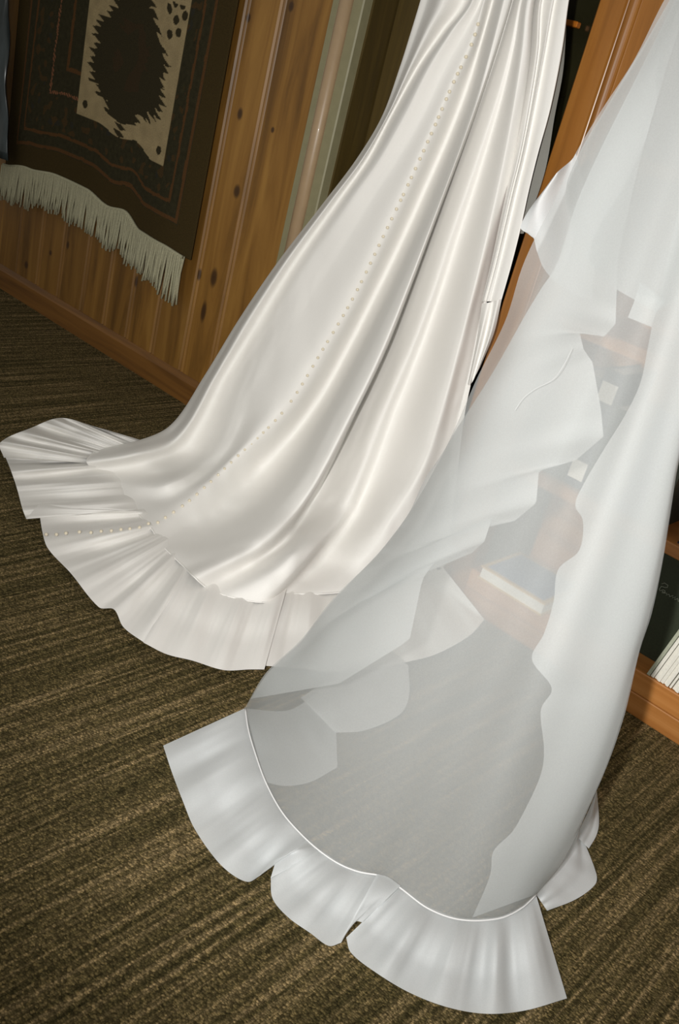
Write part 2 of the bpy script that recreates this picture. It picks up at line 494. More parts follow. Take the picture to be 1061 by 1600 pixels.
sadd([(-2, 4), (4, 10), (14, 9), (15, 3), (8, -1), (0, -2), (-2, -12), (2, -16)])
sadd([(2, -14), (8, -8), (14, -9), (14, -15), (8, -17), (6, -12), (14, -14), (20, -12), (20, -17), (26, -11), (30, -17)])
sadd([(30, -16), (36, -9), (37, -16), (43, -9), (44, -17), (50, -10), (54, -16), (60, -12), (62, -17), (68, -12)])
for s in stroke:
    o_ = tube_mesh('handwriting', s, .0009, MAT['ink'])
    o_.parent = AL; o_.matrix_parent_inverse = Matrix.Translation(-Vector(AL.location)); o_['label'] = 'faint silver handwriting'

nb_ = 26
rb = random.Random(5); xacc = -.590
for i in range(nb_):
    x0 = xacc
    th = rb.choice((.0052, .0074, .0085))
    xacc += th / math.cos(math.radians(9.5)) + rb.choice((.0004, .0006, .0018, .0026))
    lean = math.radians(9.5)
    o = empty('booklet', (x0, yb + .0045 + .0022 * ((i * 7) % 3), .1236))
    tag(o, 'thin white booklet leaning in the row on the base shelf', 'booklet', 'white booklets leaning on the base shelf')
    if i == 0: o['label'] = 'first white booklet, coloured grey for the veil shadow, at the open end of the row'
    v, f = box_data(0, th, 0, .07, 0, .27 - .008 * (i % 4 == 1))
    me = bpy.data.meshes.new('pages'); me.from_pydata(v, [], f); me.materials.append(MAT['paper'] if i else MAT['paper_shaded'])
    c = bpy.data.objects.new('pages', me); C.objects.link(c); c.parent = o
    o.rotation_euler = (0, lean, 0)

# ------------------------------------------------------------------ hanging rug
RUG_Y = Y_WALL - .03
RX0, RX1 = -4.045, -2.715
RZ1 = 1.95
def rug_bottom(x):
    # wavy lower edge
    pts = [(-4.06, .545), (-3.80, .585), (-3.62, .605), (-3.405, .605), (-3.25, .578), (-3.15, .590), (-3.02, .548), (-2.86, .545), (-2.70, .530)]
    for (a, za), (c, zc) in zip(pts[:-1], pts[1:]):
        if x <= c:
            t = max(0, min(1, (x - a) / (c - a))); t = t * t * (3 - 2 * t)
            return za + (zc - za) * t
    return pts[-1][1]
def rug_y(x, z):
    return RUG_Y - .012 * math.sin((x + 4) * 7.0) * max(0, (1.5 - z)) - .010 * max(0, 1.3 - z) * math.sin(x * 13 + 1)
def jag(v, n):
    return abs(((v * n) % 1.0) - .5) * 2
def rug_col(x, z):
    dk = srgb(56, 52, 36); rd = srgb(92, 64, 38); cr = srgb(166, 148, 112); ch = srgb(58, 52, 36); pk = srgb(138, 92, 66)
    zz = z - (rug_bottom(x) - .56)
    wv = .012 * noise.noise((x * 40, z * 40, 0))
    fx0, fx1, fz0 = -3.545, -2.945, .822
    if fx0 < x < fx1 and zz > fz0:
        u = (x - (fx0 + fx1) / 2) / ((fx1 - fx0) / 2)     # -1..1
        # stacked medallions with stepped, toothed edges
        per = .52
        w = (max(0.0, zz - .835) % per) / per
        stepw = [.06, .34, .56, .74, .80, .78, .72, .78, .70, .52, .42, .34, .16][min(12, int(w * 13))]
        half = stepw + .15 * (jag(zz + .2 * x, 38) - .5) + .04 * noise.noise((x * 30, z * 30, 3))
        if abs(u + .03) < half:
            inner = abs(u) < half * .45 and .3 < w < .75
            return srgb(64, 52, 36) if inner and noise.noise((x * 14, z * 10, 9)) > 0 else ch
        # dots
        for (du, dw) in ((-.84, .06), (.85, .06), (.70, .80), (.86, .83), (.78, .90), (.93, .94), (.62, .94), (.86, 1.0), (.72, 1.0), (-.80, .86), (-.64, .90), (-.86, .94), (-.72, 1.0)):
            if abs(u - du) < .055 and abs(w - dw) < .030 and ((u - du) / .055) ** 2 + ((w - dw) / .030) ** 2 < 1:
                return ch
        k = 1 + .18 * noise.noise((x * 25, z * 25, 1))
        return tuple(c * k for c in cr)
    # guard stripes of the border
    d = min(x - RX0, RX1 - x, zz - .56)
    d += .004 * noise.noise((x * 20, z * 20, 7))
    if abs(d - .315) < .006 + wv * .4: return pk if jag(x + z, 60) > .35 else dk
    if abs(d - .10) < .007: return rd
    if abs(d - .155) < .006: return rd
    if abs(d - .41) < .008: return rd
    if .17 < d < .30 and noise.noise((x * 30, z * 30, 5)) > .28: return srgb(74, 58, 36)
    if .19 < d < .28 and noise.noise((x * 22, z * 22, 8)) > .42: return srgb(54, 52, 44)
    if d < .09: return srgb(66, 54, 30)
    k = 1 + .25 * noise.noise((x * 60, z * 60, 2))
    return tuple(c * k for c in dk)
nx, nz = 380, 400
rv, rf, rc = [], [], []
for j in range(nz + 1):
    for i in range(nx + 1):
        x = RX0 + (RX1 - RX0) * i / nx
        zb = rug_bottom(x)
        z = zb + (RZ1 - zb) * j / nz
        rv.append((x, rug_y(x, z), z)); rc.append(rug_col(x, z))
for j in range(nz):
    for i in range(nx):
        a = j * (nx + 1) + i
        rf.append((a, a + 1, a + nx + 2, a + nx + 1))
RUG = empty('hanging_rug', (-3.38, RUG_Y, 1.25)); tag(RUG, 'dark woven rug with cream field and white fringe hanging on the plank wall', 'rug')
ro = mesh_obj('woven_panel', rv, rf, None, None, True)
ca = ro.data.color_attributes.new('weave', 'FLOAT_COLOR', 'POINT')
for i, c in enumerate(rc): ca.data[i].color = (*c, 1)
m, nt, b = new_mat('woven_wool')
at_ = node(nt, 'ShaderNodeAttribute'); at_.attribute_name = 'weave'
vec, g = mapped_pos(nt, (320, 320, 320))
wn = node(nt, 'ShaderNodeTexNoise', inputs={'Scale': 1.0, 'Detail': 2.0}); nt.links.new(vec, wn.inputs['Vector'])
wr_ = ramp(nt, wn.outputs[0], [(0.3, (.8, .8, .8)), (0.7, (1.15, 1.15, 1.15))])
nt.links.new(mixc(nt, 1.0, at_.outputs['Color'], wr_.outputs[0], 'MULTIPLY'), b.inputs['Base Color'])
b.inputs['Roughness'].default_value = 0.95; b.inputs['Specular IOR Level'].default_value = 0.1
bump(nt, wn.outputs[0], .4, .002, b)
ro.data.materials.append(m)
ro.parent = RUG; ro.matrix_parent_inverse = Matrix.Translation(-Vector(RUG.location))
sol = ro.modifiers.new('thickness', 'SOLIDIFY'); sol.thickness = .008; sol.offset = -1
# fringe: a knotted heading band and separate cords
MAT['fringe'] = plain_mat('fringe_cotton', srgb(176, 172, 144), 0.9, 0.15, 200, bmp=.4)
bv, bf = [], []
nn = 160
for i in range(nn + 1):
    x = RX0 - .004 + (RX1 - RX0 - .02) * i / nn
    zb = rug_bottom(x); yy = rug_y(x, zb)
    for (dy, dz) in ((-.013, .004), (-.012, -.016), (-.002, -.016), (-.002, .004)):
        bv.append((x, yy + dy, zb + dz))
    if i:
        for k in range(4): bf.append(((i - 1) * 4 + k, (i - 1) * 4 + (k + 1) % 4, i * 4 + (k + 1) % 4, i * 4 + k))
bf += [(0, 1, 2, 3), (nn * 4 + 3, nn * 4 + 2, nn * 4 + 1, nn * 4)]
bo = mesh_obj('fringe_heading', bv, bf, MAT['fringe'], None, True)
bo.parent = RUG; bo.matrix_parent_inverse = Matrix.Translation(-Vector(RUG.location)); bo['label'] = 'white woven band above the fringe'
bm = bmesh.new()
rr = random.Random(3)
x = RX0 - .004
while x < RX1 - .02:
    zb = rug_bottom(x) - .004; yy = rug_y(x, zb) - .012
    L = .135 + .022 * rr.random() + .014 * math.sin(x * 31) * math.sin(x * 13) + .03 * max(0, (x + 2.9) / .2) * (x > -2.9)
    sx = rr.uniform(-.012, .014); sy = rr.uniform(-.012, .004)
    r = rr.uniform(.004, .0062)
    ring0 = None
    for q in range(5):
        t = q / 4
        cx = x + sx * t * t + .002 * math.sin(t * 5 + x * 300); cy = yy + sy * t; cz = zb - L * t
        rad = r * (1 - .25 * t)
        ring = [bm.verts.new((cx + rad * math.cos(a * math.pi / 2.5), cy + rad * math.sin(a * math.pi / 2.5), cz)) for a in range(5)]
        if ring0:
            for a in range(5): bm.faces.new((ring0[a], ring0[(a + 1) % 5], ring[(a + 1) % 5], ring[a]))
        ring0 = ring
    bm.faces.new(ring0)
    x += rr.uniform(.0045, .0100)
me = bpy.data.meshes.new('fringe'); bm.to_mesh(me); bm.free()
for pz in me.polygons: pz.use_smooth = True
fo = link('fringe', me, MAT['fringe']); fo.parent = RUG; fo.matrix_parent_inverse = Matrix.Translation(-Vector(RUG.location)); fo['kind'] = 'stuff'; fo['label'] = 'white cotton fringe cords'

# plastic garment cover at the far left of the rug
m, nt, b = new_mat('blue_grey_plastic')
vec, g = mapped_pos(nt, (14, 14, 5))
n1 = node(nt, 'ShaderNodeTexNoise', inputs={'Scale': 1.0, 'Detail': 4.0}); nt.links.new(vec, n1.inputs['Vector'])
r = ramp(nt, n1.outputs[0], [(0.3, srgb(44, 50, 50)), (0.7, srgb(74, 84, 88))]); nt.links.new(r.outputs[0], b.inputs['Base Color'])
b.inputs['Roughness'].default_value = 0.22
MAT['plastic'] = m
gv, gf = [], []
for j in range(41):
    for i in range(13):
        z = .585 + 1.3 * j / 40
        xr = -4.055 + max(0.0, 1.31 - z) * .19 + .006 * math.sin(z * 21)
        x = -4.45 + (xr + 4.45) * i / 12
        gv.append((x, Y_WALL - .085 - .028 * noise.noise((x * 14, z * 5, 2)) - .05 * math.sin(math.pi * i / 12), z))
for j in range(40):
    for i in range(12):
        a = j * 13 + i; gf.append((a, a + 1, a + 14, a + 13))
go = mesh_obj('garment_bag', gv, gf, MAT['plastic'], None, True)
sl = go.modifiers.new('thickness', 'SOLIDIFY'); sl.thickness = .004
tag(go, 'blue grey plastic garment bag hanging beside the rug', 'garment bag')

# ------------------------------------------------------------------ cloth sheets from surveyed fold lines
def cr(p0, p1, p2, p3, t):
    return 0.5 * ((2 * p1) + (-p0 + p2) * t + (2 * p0 - 5 * p1 + 4 * p2 - p3) * t * t + (-p0 + 3 * p1 - 3 * p2 + p3) * t ** 3)

def spline(vals, knots, q):
    """smooth cubic Hermite through (knots, vals) with limited slopes"""
    n = len(vals)
    if q <= knots[0]: return vals[0]
    if q >= knots[-1]: return vals[-1]
    k = 0
    while knots[k + 1] < q: k += 1
    h_ = knots[k + 1] - knots[k]
    def slope(i):
        if i == 0: return (vals[1] - vals[0]) / (knots[1] - knots[0])
        if i == n - 1: return (vals[-1] - vals[-2]) / (knots[-1] - knots[-2])
        return (vals[i + 1] - vals[i - 1]) / (knots[i + 1] - knots[i - 1])
    t = (q - knots[k]) / h_
    m0, m1 = slope(k) * h_, slope(k + 1) * h_
    return (2 * t ** 3 - 3 * t * t + 1) * vals[k] + (t ** 3 - 2 * t * t + t) * m0 + (-2 * t ** 3 + 3 * t * t) * vals[k + 1] + (t ** 3 - t * t) * m1

def lin(vals, knots, q):
    if q <= knots[0]: return vals[0]
    for k in range(len(knots) - 1):
        if q <= knots[k + 1]:
            t = (q - knots[k]) / (knots[k + 1] - knots[k]); return vals[k] + (vals[k + 1] - vals[k]) * t
    return vals[-1]

def pchip(vals, knots, q):
    n = len(vals)
    if q <= knots[0]: return vals[0]
    if q >= knots[-1]: return vals[-1]
    if n == 2: return lin(vals, knots, q)
    d = [(vals[i + 1] - vals[i]) / (knots[i + 1] - knots[i]) for i in range(n - 1)]
    m_ = [d[0]] + [0 if d[i - 1] * d[i] <= 0 else 2 * d[i - 1] * d[i] / (d[i - 1] + d[i]) for i in range(1, n - 1)] + [d[-1]]
    k = 0
    while knots[k + 1] < q: k += 1
    h_ = knots[k + 1] - knots[k]; t = (q - knots[k]) / h_
    return (2 * t ** 3 - 3 * t * t + 1) * vals[k] + (t ** 3 - 2 * t * t + t) * m_[k] * h_ + (-2 * t ** 3 + 3 * t * t) * vals[k + 1] + (t ** 3 - t * t) * m_[k + 1] * h_

def clear_bookcase(P):
    lim = 2.212 + max(0.0, -1.45 - P.x) * 0.4
    if P.y > lim:
        d = P - CAM
        P = CAM + d * (lim / d.y)
    return P

class Line:
    """a fold line: (px, py, depth spec or None, offset toward viewer in metres)"""
    def __init__(self, pts):
        self.x = [p[0] for p in pts]; self.y = [p[1] for p in pts]
        kn_ = [0.0]
        for a, c in zip(pts[:-1], pts[1:]): kn_.append(kn_[-1] + max(1e-3, math.hypot(c[0] - a[0], c[1] - a[1])))
        self.k = [v / kn_[-1] for v in kn_]
        self.dk, self.dv = [], []
        for p, k in zip(pts, self.k):
            if len(p) > 2 and p[2] is not None:
                self.dk.append(k); self.dv.append(1.0 / depth_of(p[0], p[1], p[2]))
        self.ok, self.ov = [], []
        for p, k in zip(pts, self.k):
            if len(p) > 3: self.ok.append(k); self.ov.append(p[3])
        if not self.ok: self.ok, self.ov = [0, 1], [0, 0]
    def at(self, t, extra=0.0):
        px, py = spline(self.x, self.k, t), spline(self.y, self.k, t)
        iz = pchip(self.dv, self.dk, t) if len(self.dv) > 1 else self.dv[0]
        off = spline(self.ov, self.ok, t) if len(self.ok) > 1 else self.ov[0]
        d = ray(px, py)
        P = CAM + d * (1.0 / iz)
        P = P - d.normalized() * (off + extra)
        if P.z < .004:
            P = CAM + d * ((.004 - H_CAM) / d.z)
        return P

def sheet(lines, nt_, sub, verts, faces, wob=None):
    """loft a surface over fold lines, appended to verts / faces"""
    rows = []
    for i in range(nt_ + 1):
        t = i / nt_
        row = [l.at(t) for l in lines]
        kn_ = [0.0]
        for a, c in zip(row[:-1], row[1:]): kn_.append(kn_[-1] + max(1e-4, (c - a).length))
        out = []
        for s in range(len(row) - 1):
            for q in range(sub):
                u = kn_[s] + (kn_[s + 1] - kn_[s]) * q / sub
                out.append(Vector([spline([r_[ax] for r_ in row], kn_, u) for ax in range(3)]))
        out.append(row[-1])
        if wob: out = [wob(v, t, k / (len(out) - 1)) for k, v in enumerate(out)]
        for v in out:
            if v.z < .003: v.z = .003
        rows.append([clear_bookcase(v) for v in out])
    b0 = len(verts); w = len(rows[0])
    for r_ in rows: verts.extend(r_)
    for i in range(nt_):
        for k in range(w - 1):
            a = b0 + i * w + k
            faces.append((a, a + w, a + w + 1, a + 1))

def poly_interp(pts, t):
    kn_ = [0.0]
    for a, c in zip(pts[:-1], pts[1:]): kn_.append(kn_[-1] + math.hypot(c[0] - a[0], c[1] - a[1]))
    q = t * kn_[-1]
    return spline([p[0] for p in pts], kn_, q), spline([p[1] for p in pts], kn_, q)

def ruffle(seam, hem, verts, faces, zs=.02, zh=.012, waves=6, amp=.02, nu=70, nv=14, lift=0.0, seed=0, zend=None, tiny=.13):
    """gathered strip between a seam polyline and a hem polyline surveyed on the floor"""
    b0 = len(verts)
    for i in range(nu + 1):
        u = i / nu
        sx, sy = poly_interp(seam, u); hx, hy = poly_interp(hem, u)
        A = at_z(sx, sy, zs + lift); B = at_z(hx, hy, zh + lift)
        ph = u * waves * 2 * math.pi + seed + .9 * math.sin(u * 5 + seed)
        for j in range(nv + 1):
            v = j / nv
            P = A.lerp(B, v)
            env = (v ** .6) * (1 - .75 * v ** 3)
            fine = 1.3 * noise.noise((u * waves * 2.6 + seed * 7, v * .8, 1.5)) + tiny * 4 * noise.noise((u * waves * 8 + seed * 3, v * .6, 4)) * (1 - .55 * v)
            z = P.z + amp * env * (.75 + .75 * math.sin(ph) + fine) + .012 * math.sin(math.pi * min(1, v * 1.6)) * (v < .62)
            if zend: z += zend(u, v)
            d = (P - CAM); P = CAM + d * ((z - H_CAM) / d.z)
            verts.append(clear_bookcase(P))
    for i in range(nu):
        for j in range(nv):
            a = b0 + i * (nv + 1) + j
            faces.append((a, a + 1, a + nv + 2, a + nv + 1))

YT = 2.10
T = ('y', YT)
def L(pts, top=YT, o=None, zend=.03):
    """pts: pixel path; first two pinned on the hanging plane, last pinned near the floor; o: offsets (list, even spacing) """
    out = []
    n = len(pts)
    for i, p in enumerate(pts):
        spec = p[2] if len(p) > 2 else None
        if i == 0: spec = ('y', top)
        if i == n - 1 and spec is None: spec = ('z', zend)
        off = 0.0
        if o is not None:
            q = i / (n - 1) * (len(o) - 1); k = min(int(q), len(o) - 2); off = o[k] + (o[k + 1] - o[k]) * (q - k)
        out.append((p[0], p[1], spec, off))
    return Line(out)

Z = lambda v: ('z', v)
YS = [-120, 0, 50, 104, 182, 249, 314, 410, 500, 585]
def LV(xs, tail, top, o, ys=YS):
    return L([(x, y) for x, y in zip(xs, ys)] + tail, top, o)
YP = [-120, 0, 70, 140, 210, 285, 365, 455, 545, 635]
skirt = [
    LV([710, 678, 663, 646, 622, 584, 534, 462, 400, 348], [(292, 666, Z(.02)), (238, 688, Z(.01)), (185, 700, Z(.01))], 2.2, [-.02, -.04, -.06, -.06, -.02, 0]),
    LV([690, 657, 642, 625, 597, 557, 508, 434, 373, 321], [(267, 664, Z(.075)), (213, 689, Z(.055)), (162, 698, Z(.03))], 2.15, [0, 0, 0, 0]),
    LV([701, 669, 652, 632, 600, 560, 511, 438, 378, 328], [(272, 672, Z(.09)), (208, 697, Z(.075)), (144, 709, Z(.045))], 2.14, [-.012, -.014, .004, 0.01, 0.01]),
    LV([722, 692, 667, 641, 605, 566, 517, 446, 388, 338], [(276, 686, Z(.10)), (206, 711, Z(.09)), (136, 722, Z(.045))], 2.10, [.014, .016, .02, .02, .02]),
    LV([757, 726, 690, 653, 610, 574, 528, 460, 404, 352], [(290, 696, Z(.07)), (226, 723, Z(.05)), (150, 733, Z(.025))], 2.13, [-.02, -.03, -.012, .012, .012, .0, .0]),
    LV([768, 738, 704, 670, 630, 592, 546, 480, 424, 372], [(312, 704, Z(.075)), (250, 738, Z(.045)), (172, 739, Z(.02))], 2.09, [.025, .03, .035, .034, .028, .01, .0]),
    LV([778, 747, 720, 690, 652, 612, 568, 504, 446, 392], [(334, 706, Z(.11)), (258, 758, Z(.07)), (183, 756, Z(.02))], 2.09, [.0, .0, .005, .005, .005, .0]),
    LV([784, 752, 727, 698, 662, 624, 582, 524, 466, 410], [(352, 710, Z(.13)), (276, 772, Z(.06)), (203, 790, Z(.02))], 2.10, [-.004, -.004, -.005, -.012, -.012, -.012]),
    L([(790, -120), (757, 0), (738, 66), (709, 128), (680, 195), (643, 277), (599, 369), (553, 463), (505, 545), (445, 640), (372, 712, Z(.16)), (296, 782, Z(.065)), (235, 824)], 2.10, [0, 0, 0, 0]),
    LV([801, 770, 750, 728, 701, 668, 632, 588, 542, 490], [(418, 722, Z(.13)), (335, 800, Z(.035)), (250, 847)], 2.13, [-.02, -.025, -.03, -.03, -.03, -.035, -.01], YP),
    LV([806, 776, 758, 738, 712, 681, 646, 604, 558, 508], [(436, 738, Z(.14)), (352, 822, Z(.035)), (263, 862)], 2.11, [.0, .0, .0, -.01, -.02, -.02, -.0], YP),
    LV([818, 787, 769, 749, 724, 695, 661, 621, 578, 530], [(462, 758, Z(.22)), (386, 838, Z(.11)), (288, 886, Z(.035))], 2.09, [.025, .032, .034, .034, .03, .028, .01], YP),
    LV([830, 797, 776, 753, 728, 700, 670, 636, 600, 557], [(478, 780, Z(.22)), (408, 850, Z(.13)), (304, 902, Z(.07))], 2.10, [.012, .014, .018, .022, .024, .022, .01], YP),
    LV([834, 801, 780, 757, 732, 704, 674, 640.5, 605, 562], [(494, 773, Z(.12)), (440, 850, Z(.08)), (326, 920, Z(.04))], 2.12, [-.016, -.022, -.026, -.03, -.026, -.012, 0], YP),
    LV([838, 806, 787, 765, 741, 714, 685, 653, 619, 578], [(512, 782, Z(.13)), (450, 872, Z(.14)), (362, 933, Z(.04))], 2.11, [-.006, -.006, -.008, -.01, -.008, .0, 0.01], YP),
    LV([844, 812, 798, 780, 758, 733, 705, 676, 642, 603], [(540, 788, Z(.16)), (476, 876, Z(.13)), (412, 941, Z(.04))], 2.10, [.0, .002, .004, .006, .01, .01, .01], YP),
    LV([848, 816, 804, 788, 768, 745, 719, 690, 658, 622], [(562, 790, Z(.15)), (505, 872, Z(.04)), (447, 929, Z(.02))], 2.10, [.006, .008, .01, .012, .012, .008, .0], YP),
    LV([856, 824, 815, 802, 785, 765, 742, 716, 690, 660], [(608, 810), (560, 880, Z(.07)), (500, 928, Z(.025))], 2.09, [.010, .012, .014, .016, .018, .014, .0], [-120, 0, 80, 165, 255, 345, 440, 540, 635, 725]),
    LV([862, 830, 822, 808, 792, 772, 750, 728, 706, 682], [(650, 822), (612, 885, Z(.07)), (560, 923, Z(.025))], 2.09, [.012, .014, .015, .018, .02, .014, .0], [-120, 0, 90, 180, 270, 360, 455, 550, 640, 735]),
    LV([866, 834, 826, 812, 796, 776, 755, 739, 720, 703], [(684, 825), (655, 890, Z(.07)), (610, 918, Z(.025))], 2.10, [.008, .008, .008, .014, .016, .01, .0], [-120, 0, 100, 200, 290, 372, 475, 560, 642, 740]),
    LV([869, 838, 830, 816, 800, 781, 760, 745, 727, 714], [(704, 830), (702, 868, Z(.06)), (690, 890, Z(.02))], 2.14, [-.03, -.03, -.03, -.03, -.03, -.02, .0], [-120, 0, 100, 200, 290, 372, 475, 560, 642, 745]),
]
sv, sf = [], []
def crumple(v, t, u):
    e = max(0.0, min(1.0, (t - .45) / .35)) * min(1.0, (1 - t) * 14 + .15)
    k = .019 * noise.noise((v.x * 7, v.y * 7, v.z * 4)) + .008 * noise.noise((v.x * 17 + 5, v.y * 17, v.z * 9)) + 0.0024 * noise.noise((v.x * 45, v.y * 45, v.z * 22))
    soft = .0016 * noise.noise((v.x * 16, v.y * 16, v.z * 5 + 3))
    d = (CAM - v).normalized()
    return v + d * (k * e + soft)
sheet(skirt, 170, 7, sv, sf, crumple)
YB_ = [-120, 0, 80, 170, 243, 300, 360, 415, 471]
def LB(xs, top, o):
    return L([(x, y) for x, y in zip(xs, YB_)], top, o)
back = [
    LB([868, 835, 828, 814, 802, 791, 778, 766, 752], 2.16, [-.02, -.02, -.02]),
    LB([878, 845, 839, 825, 811, 797, 784, 771, 756], 2.13, [.006, .006, .004]),
    LB([880, 848, 842, 828, 814, 800, 786, 773, 758], 2.14, [-.010, -.010, -.004]),
    LB([886, 855, 846, 831, 816, 802, 788, 775, 760], 2.14, [0, 0, 0]),
    LB([892, 864, 850, 833, 818, 804, 790, 777, 763], 2.13, [.006, .006, .0]),
    LB([895, 867, 853, 836, 821, 807, 793, 780, 766], 2.14, [-.010, -.010, -.006]),
    LB([903, 879, 866, 850, 832, 818, 804, 790, 775], 2.13, [0, 0, .0]),
    LB([910, 889, 878, 860, 840, 826, 813, 799, 783], 2.13, [.0, .0, .0]),
    LB([905, 884, 873, 855, 835, 821, 808, 794, 779], 2.19, [-.02, -.02, -.02]),
]
for l in back:   # this short tail is hitched up: its lower end stays above the floor
    l.dk, l.dv = [0.0, 1.0], [l.dv[0], 1.0 / depth_of(l.x[-1], l.y[-1], ('y', 2.13))]
sheet(back, 60, 5, sv, sf)

DRESS = empty('wedding_dress', (-1.6, 1.95, 0)); tag(DRESS, 'ivory satin wedding gown with pearl buttons and ruffled train hanging before the door', 'dress')
def dpart(name, v, f, mat, par, smooth=True):
    o = mesh_obj(name, v, f, mat, None, smooth)
    o.parent = par; o.matrix_parent_inverse = Matrix.Translation(-Vector(par.location))
    return o
w_ = (len(skirt) - 1) * 7 + 1
hem_row = [Vector(v) for v in sv[170 * w_:171 * w_]]
top_row = [Vector(v) for v in sv[:w_]]
b0 = len(sv)
WC = Vector((-1.52, 2.20, 1.86))
for k in range(1, 9):
    t = k / 8; e = t * t * (3 - 2 * t)
    for i, v in enumerate(top_row):
        a = math.pi + math.pi * i / (w_ - 1)
        q = Vector((WC.x + .16 * math.cos(a), WC.y + .085 * math.sin(a), WC.z))
        sv.append(v.lerp(q, e))
for k in range(8):
    for i in range(w_ - 1):
        a = (b0 + (k - 1) * w_ + i) if k else i
        a2 = (a + 1); c_ = b0 + k * w_ + i
        sf.append((a, a2, c_ + 1, c_))
so = dpart('skirt', sv, sf, MAT['satin'], DRESS)
bv_, bf_ = [], []
for k, (z, rx, ry) in enumerate([(1.845, .162, .088), (1.87, .158, .085), (1.93, .165, .09), (2.00, .185, .10), (2.06, .19, .10), (2.09, .17, .08), (2.095, .12, .04)]):
    for i in range(32):
        a = 2 * math.pi * i / 32
        bv_.append((WC.x + rx * math.cos(a), WC.y + ry * math.sin(a), z))
    if k:
        for i in range(32): bf_.append(((k - 1) * 32 + i, (k - 1) * 32 + (i + 1) % 32, k * 32 + (i + 1) % 32, k * 32 + i))
dpart('bodice', bv_, bf_, MAT['satin'], DRESS)

# ruffled hem
hv, hf = [], []
ruffle([(222, 688), (192, 698), (165, 710), (140, 724)], [(150, 667), (95, 653), (50, 668), (0, 692), (6, 715)], hv, hf, .03, .045, 5.0, .034, 80, 16, 0, .6)
ruffle([(146, 716), (178, 726), (194, 740), (200, 760), (214, 778), (226, 797)], [(6, 708), (18, 738), (27, 765), (35, 795), (41, 811)], hv, hf, .014, .02, 4.0, .022, 60, 14, 0, .2)
ruffle([(224, 795), (230, 801)], [(41, 811), (61, 787)], hv, hf, .03, .03, .5, .01, 12, 14, 0, 0)
ruffle([(230, 798), (250, 817), (266, 836), (280, 852), (303, 874)], [(60, 787), (66, 830), (75, 857), (110, 895), (155, 949), (178, 952), (193, 980), (228, 1006)], hv, hf, .014, .014, 4.2, .025, 80, 14, .004, 1.2)
ruffle([(298, 872), (325, 890), (352, 906), (385, 915), (415, 920), (450, 912)], [(224, 1004), (260, 1022), (300, 1032), (350, 1047), (390, 1046), (413, 1046)], hv, hf, .014, .012, 3.6, .012, 80, 14, .018, .4)
ruffle([(448, 916), (490, 910), (520, 912), (570, 906), (620, 899), (655, 889), (684, 876)], [(412, 1040), (470, 1045), (530, 1050), (600, 1042), (642, 1033), (682, 1022), (734, 993), (757, 968)], hv, hf, .012, .012, 5.2, .012, 90, 14, 0, .9)
ro2 = dpart('hem_ruffle', hv, hf, MAT['satin'], DRESS)
hs = tube_mesh('hem_seam', hem_row[7:], .0024, MAT['satin'])
hs.parent = DRESS; hs.matrix_parent_inverse = Matrix.Translation(-Vector(DRESS.location))
# hitched tail ruffle
tv, tf = [], []
tail = [Line([(753, 474, ('y', 2.13), 0), (745, 530, None, 0), (731, 600, ('y', 2.13), -.01)]), Line([(763, 473, ('y', 2.12), 0), (750, 530, None, 0.01), (733, 602, ('y', 2.12), 0)]),
        Line([(770, 471, ('y', 2.13), 0), (757, 530, None, -.01), (738, 597, ('y', 2.13), 0)]), Line([(778, 469, ('y', 2.12), 0), (765, 525, None, 0.01), (744, 585, ('y', 2.12), 0)]), Line([(784, 467, ('y', 2.13), 0), (772, 520, None, 0), (750, 574, ('y', 2.13), 0)])]
sheet(tail, 24, 5, tv, tf)
dpart('tail_ruffle', tv, tf, MAT['satin'], DRESS)
lv, lf = [], []
lin_l = [Line([(882, 40, ('y', 2.19), 0), (870, 110, None, 0), (850, 210, None, 0), (832, 280, None, 0), (812, 365, ('y', 2.17), 0)]),
         Line([(885, 40, ('y', 2.18), 0), (880, 110, None, 0), (867, 180, None, 0), (851, 270, None, 0), (818, 365, ('y', 2.17), 0)])]
sheet(lin_l, 30, 6, lv, lf)
dpart('lining', lv, lf, MAT['lining'], DRESS)['label'] = 'sheer grey lining edge'

# seam cord between skirt and ruffle
def seam_tube(name, pts, z, r, mat, par, n=60):
    P = []
    for i in range(n + 1):
        x, y = poly_interp(pts, i / n); P.append(at_z(x, y, z))
    o = tube_mesh(name, P, r, mat); o.parent = par; o.matrix_parent_inverse = Matrix.Translation(-Vector(par.location))
    return o

# pearl buttons
pm = bpy.data.meshes.new('pearl')
bm = bmesh.new(); bmesh.ops.create_uvsphere(bm, u_segments=12, v_segments=8, radius=.0047); bm.to_mesh(pm); bm.free()
for q in pm.polygons: q.use_smooth = True
pm.materials.append(MAT['pearl'])
pearl_line = skirt[8]
def nearest_t(l, px, py):
    best = (1e9, 0)
    for i in range(801):
        t = i / 800; d = (spline(l.x, l.k, t) - px) ** 2 + (spline(l.y, l.k, t) - py) ** 2
        if d < best[0]: best = (d, t)
    return best[1]
PEARLS = [(749, 38), (743, 54), (736, 70), (727, 88), (719, 105), (715, 115), (709, 128), (702, 143), (697, 155), (690, 170), (685, 183), (680, 195), (674, 209), (668, 222), (662, 236),
          (657, 249), (649, 263), (643, 277), (637, 289), (629, 304), (625, 312), (618, 326), (611, 341), (604, 355), (599, 369), (591, 383), (584, 397), (580, 412), (571, 425), (564, 440), (558, 453),
          (551, 467), (543, 480), (535, 493), (527, 506), (519, 519), (511, 533), (504, 546), (496, 559), (488, 572), (479, 586), (471, 599), (463, 612), (453, 626), (440, 646), (430, 657), (421, 669),
          (412, 677), (402, 685), (393, 694), (383, 703), (373, 712), (363, 724), (353, 734), (342, 744), (331, 753), (322, 764), (308, 773), (296, 782), (286, 791), (271, 799), (257, 806), (244, 812)]
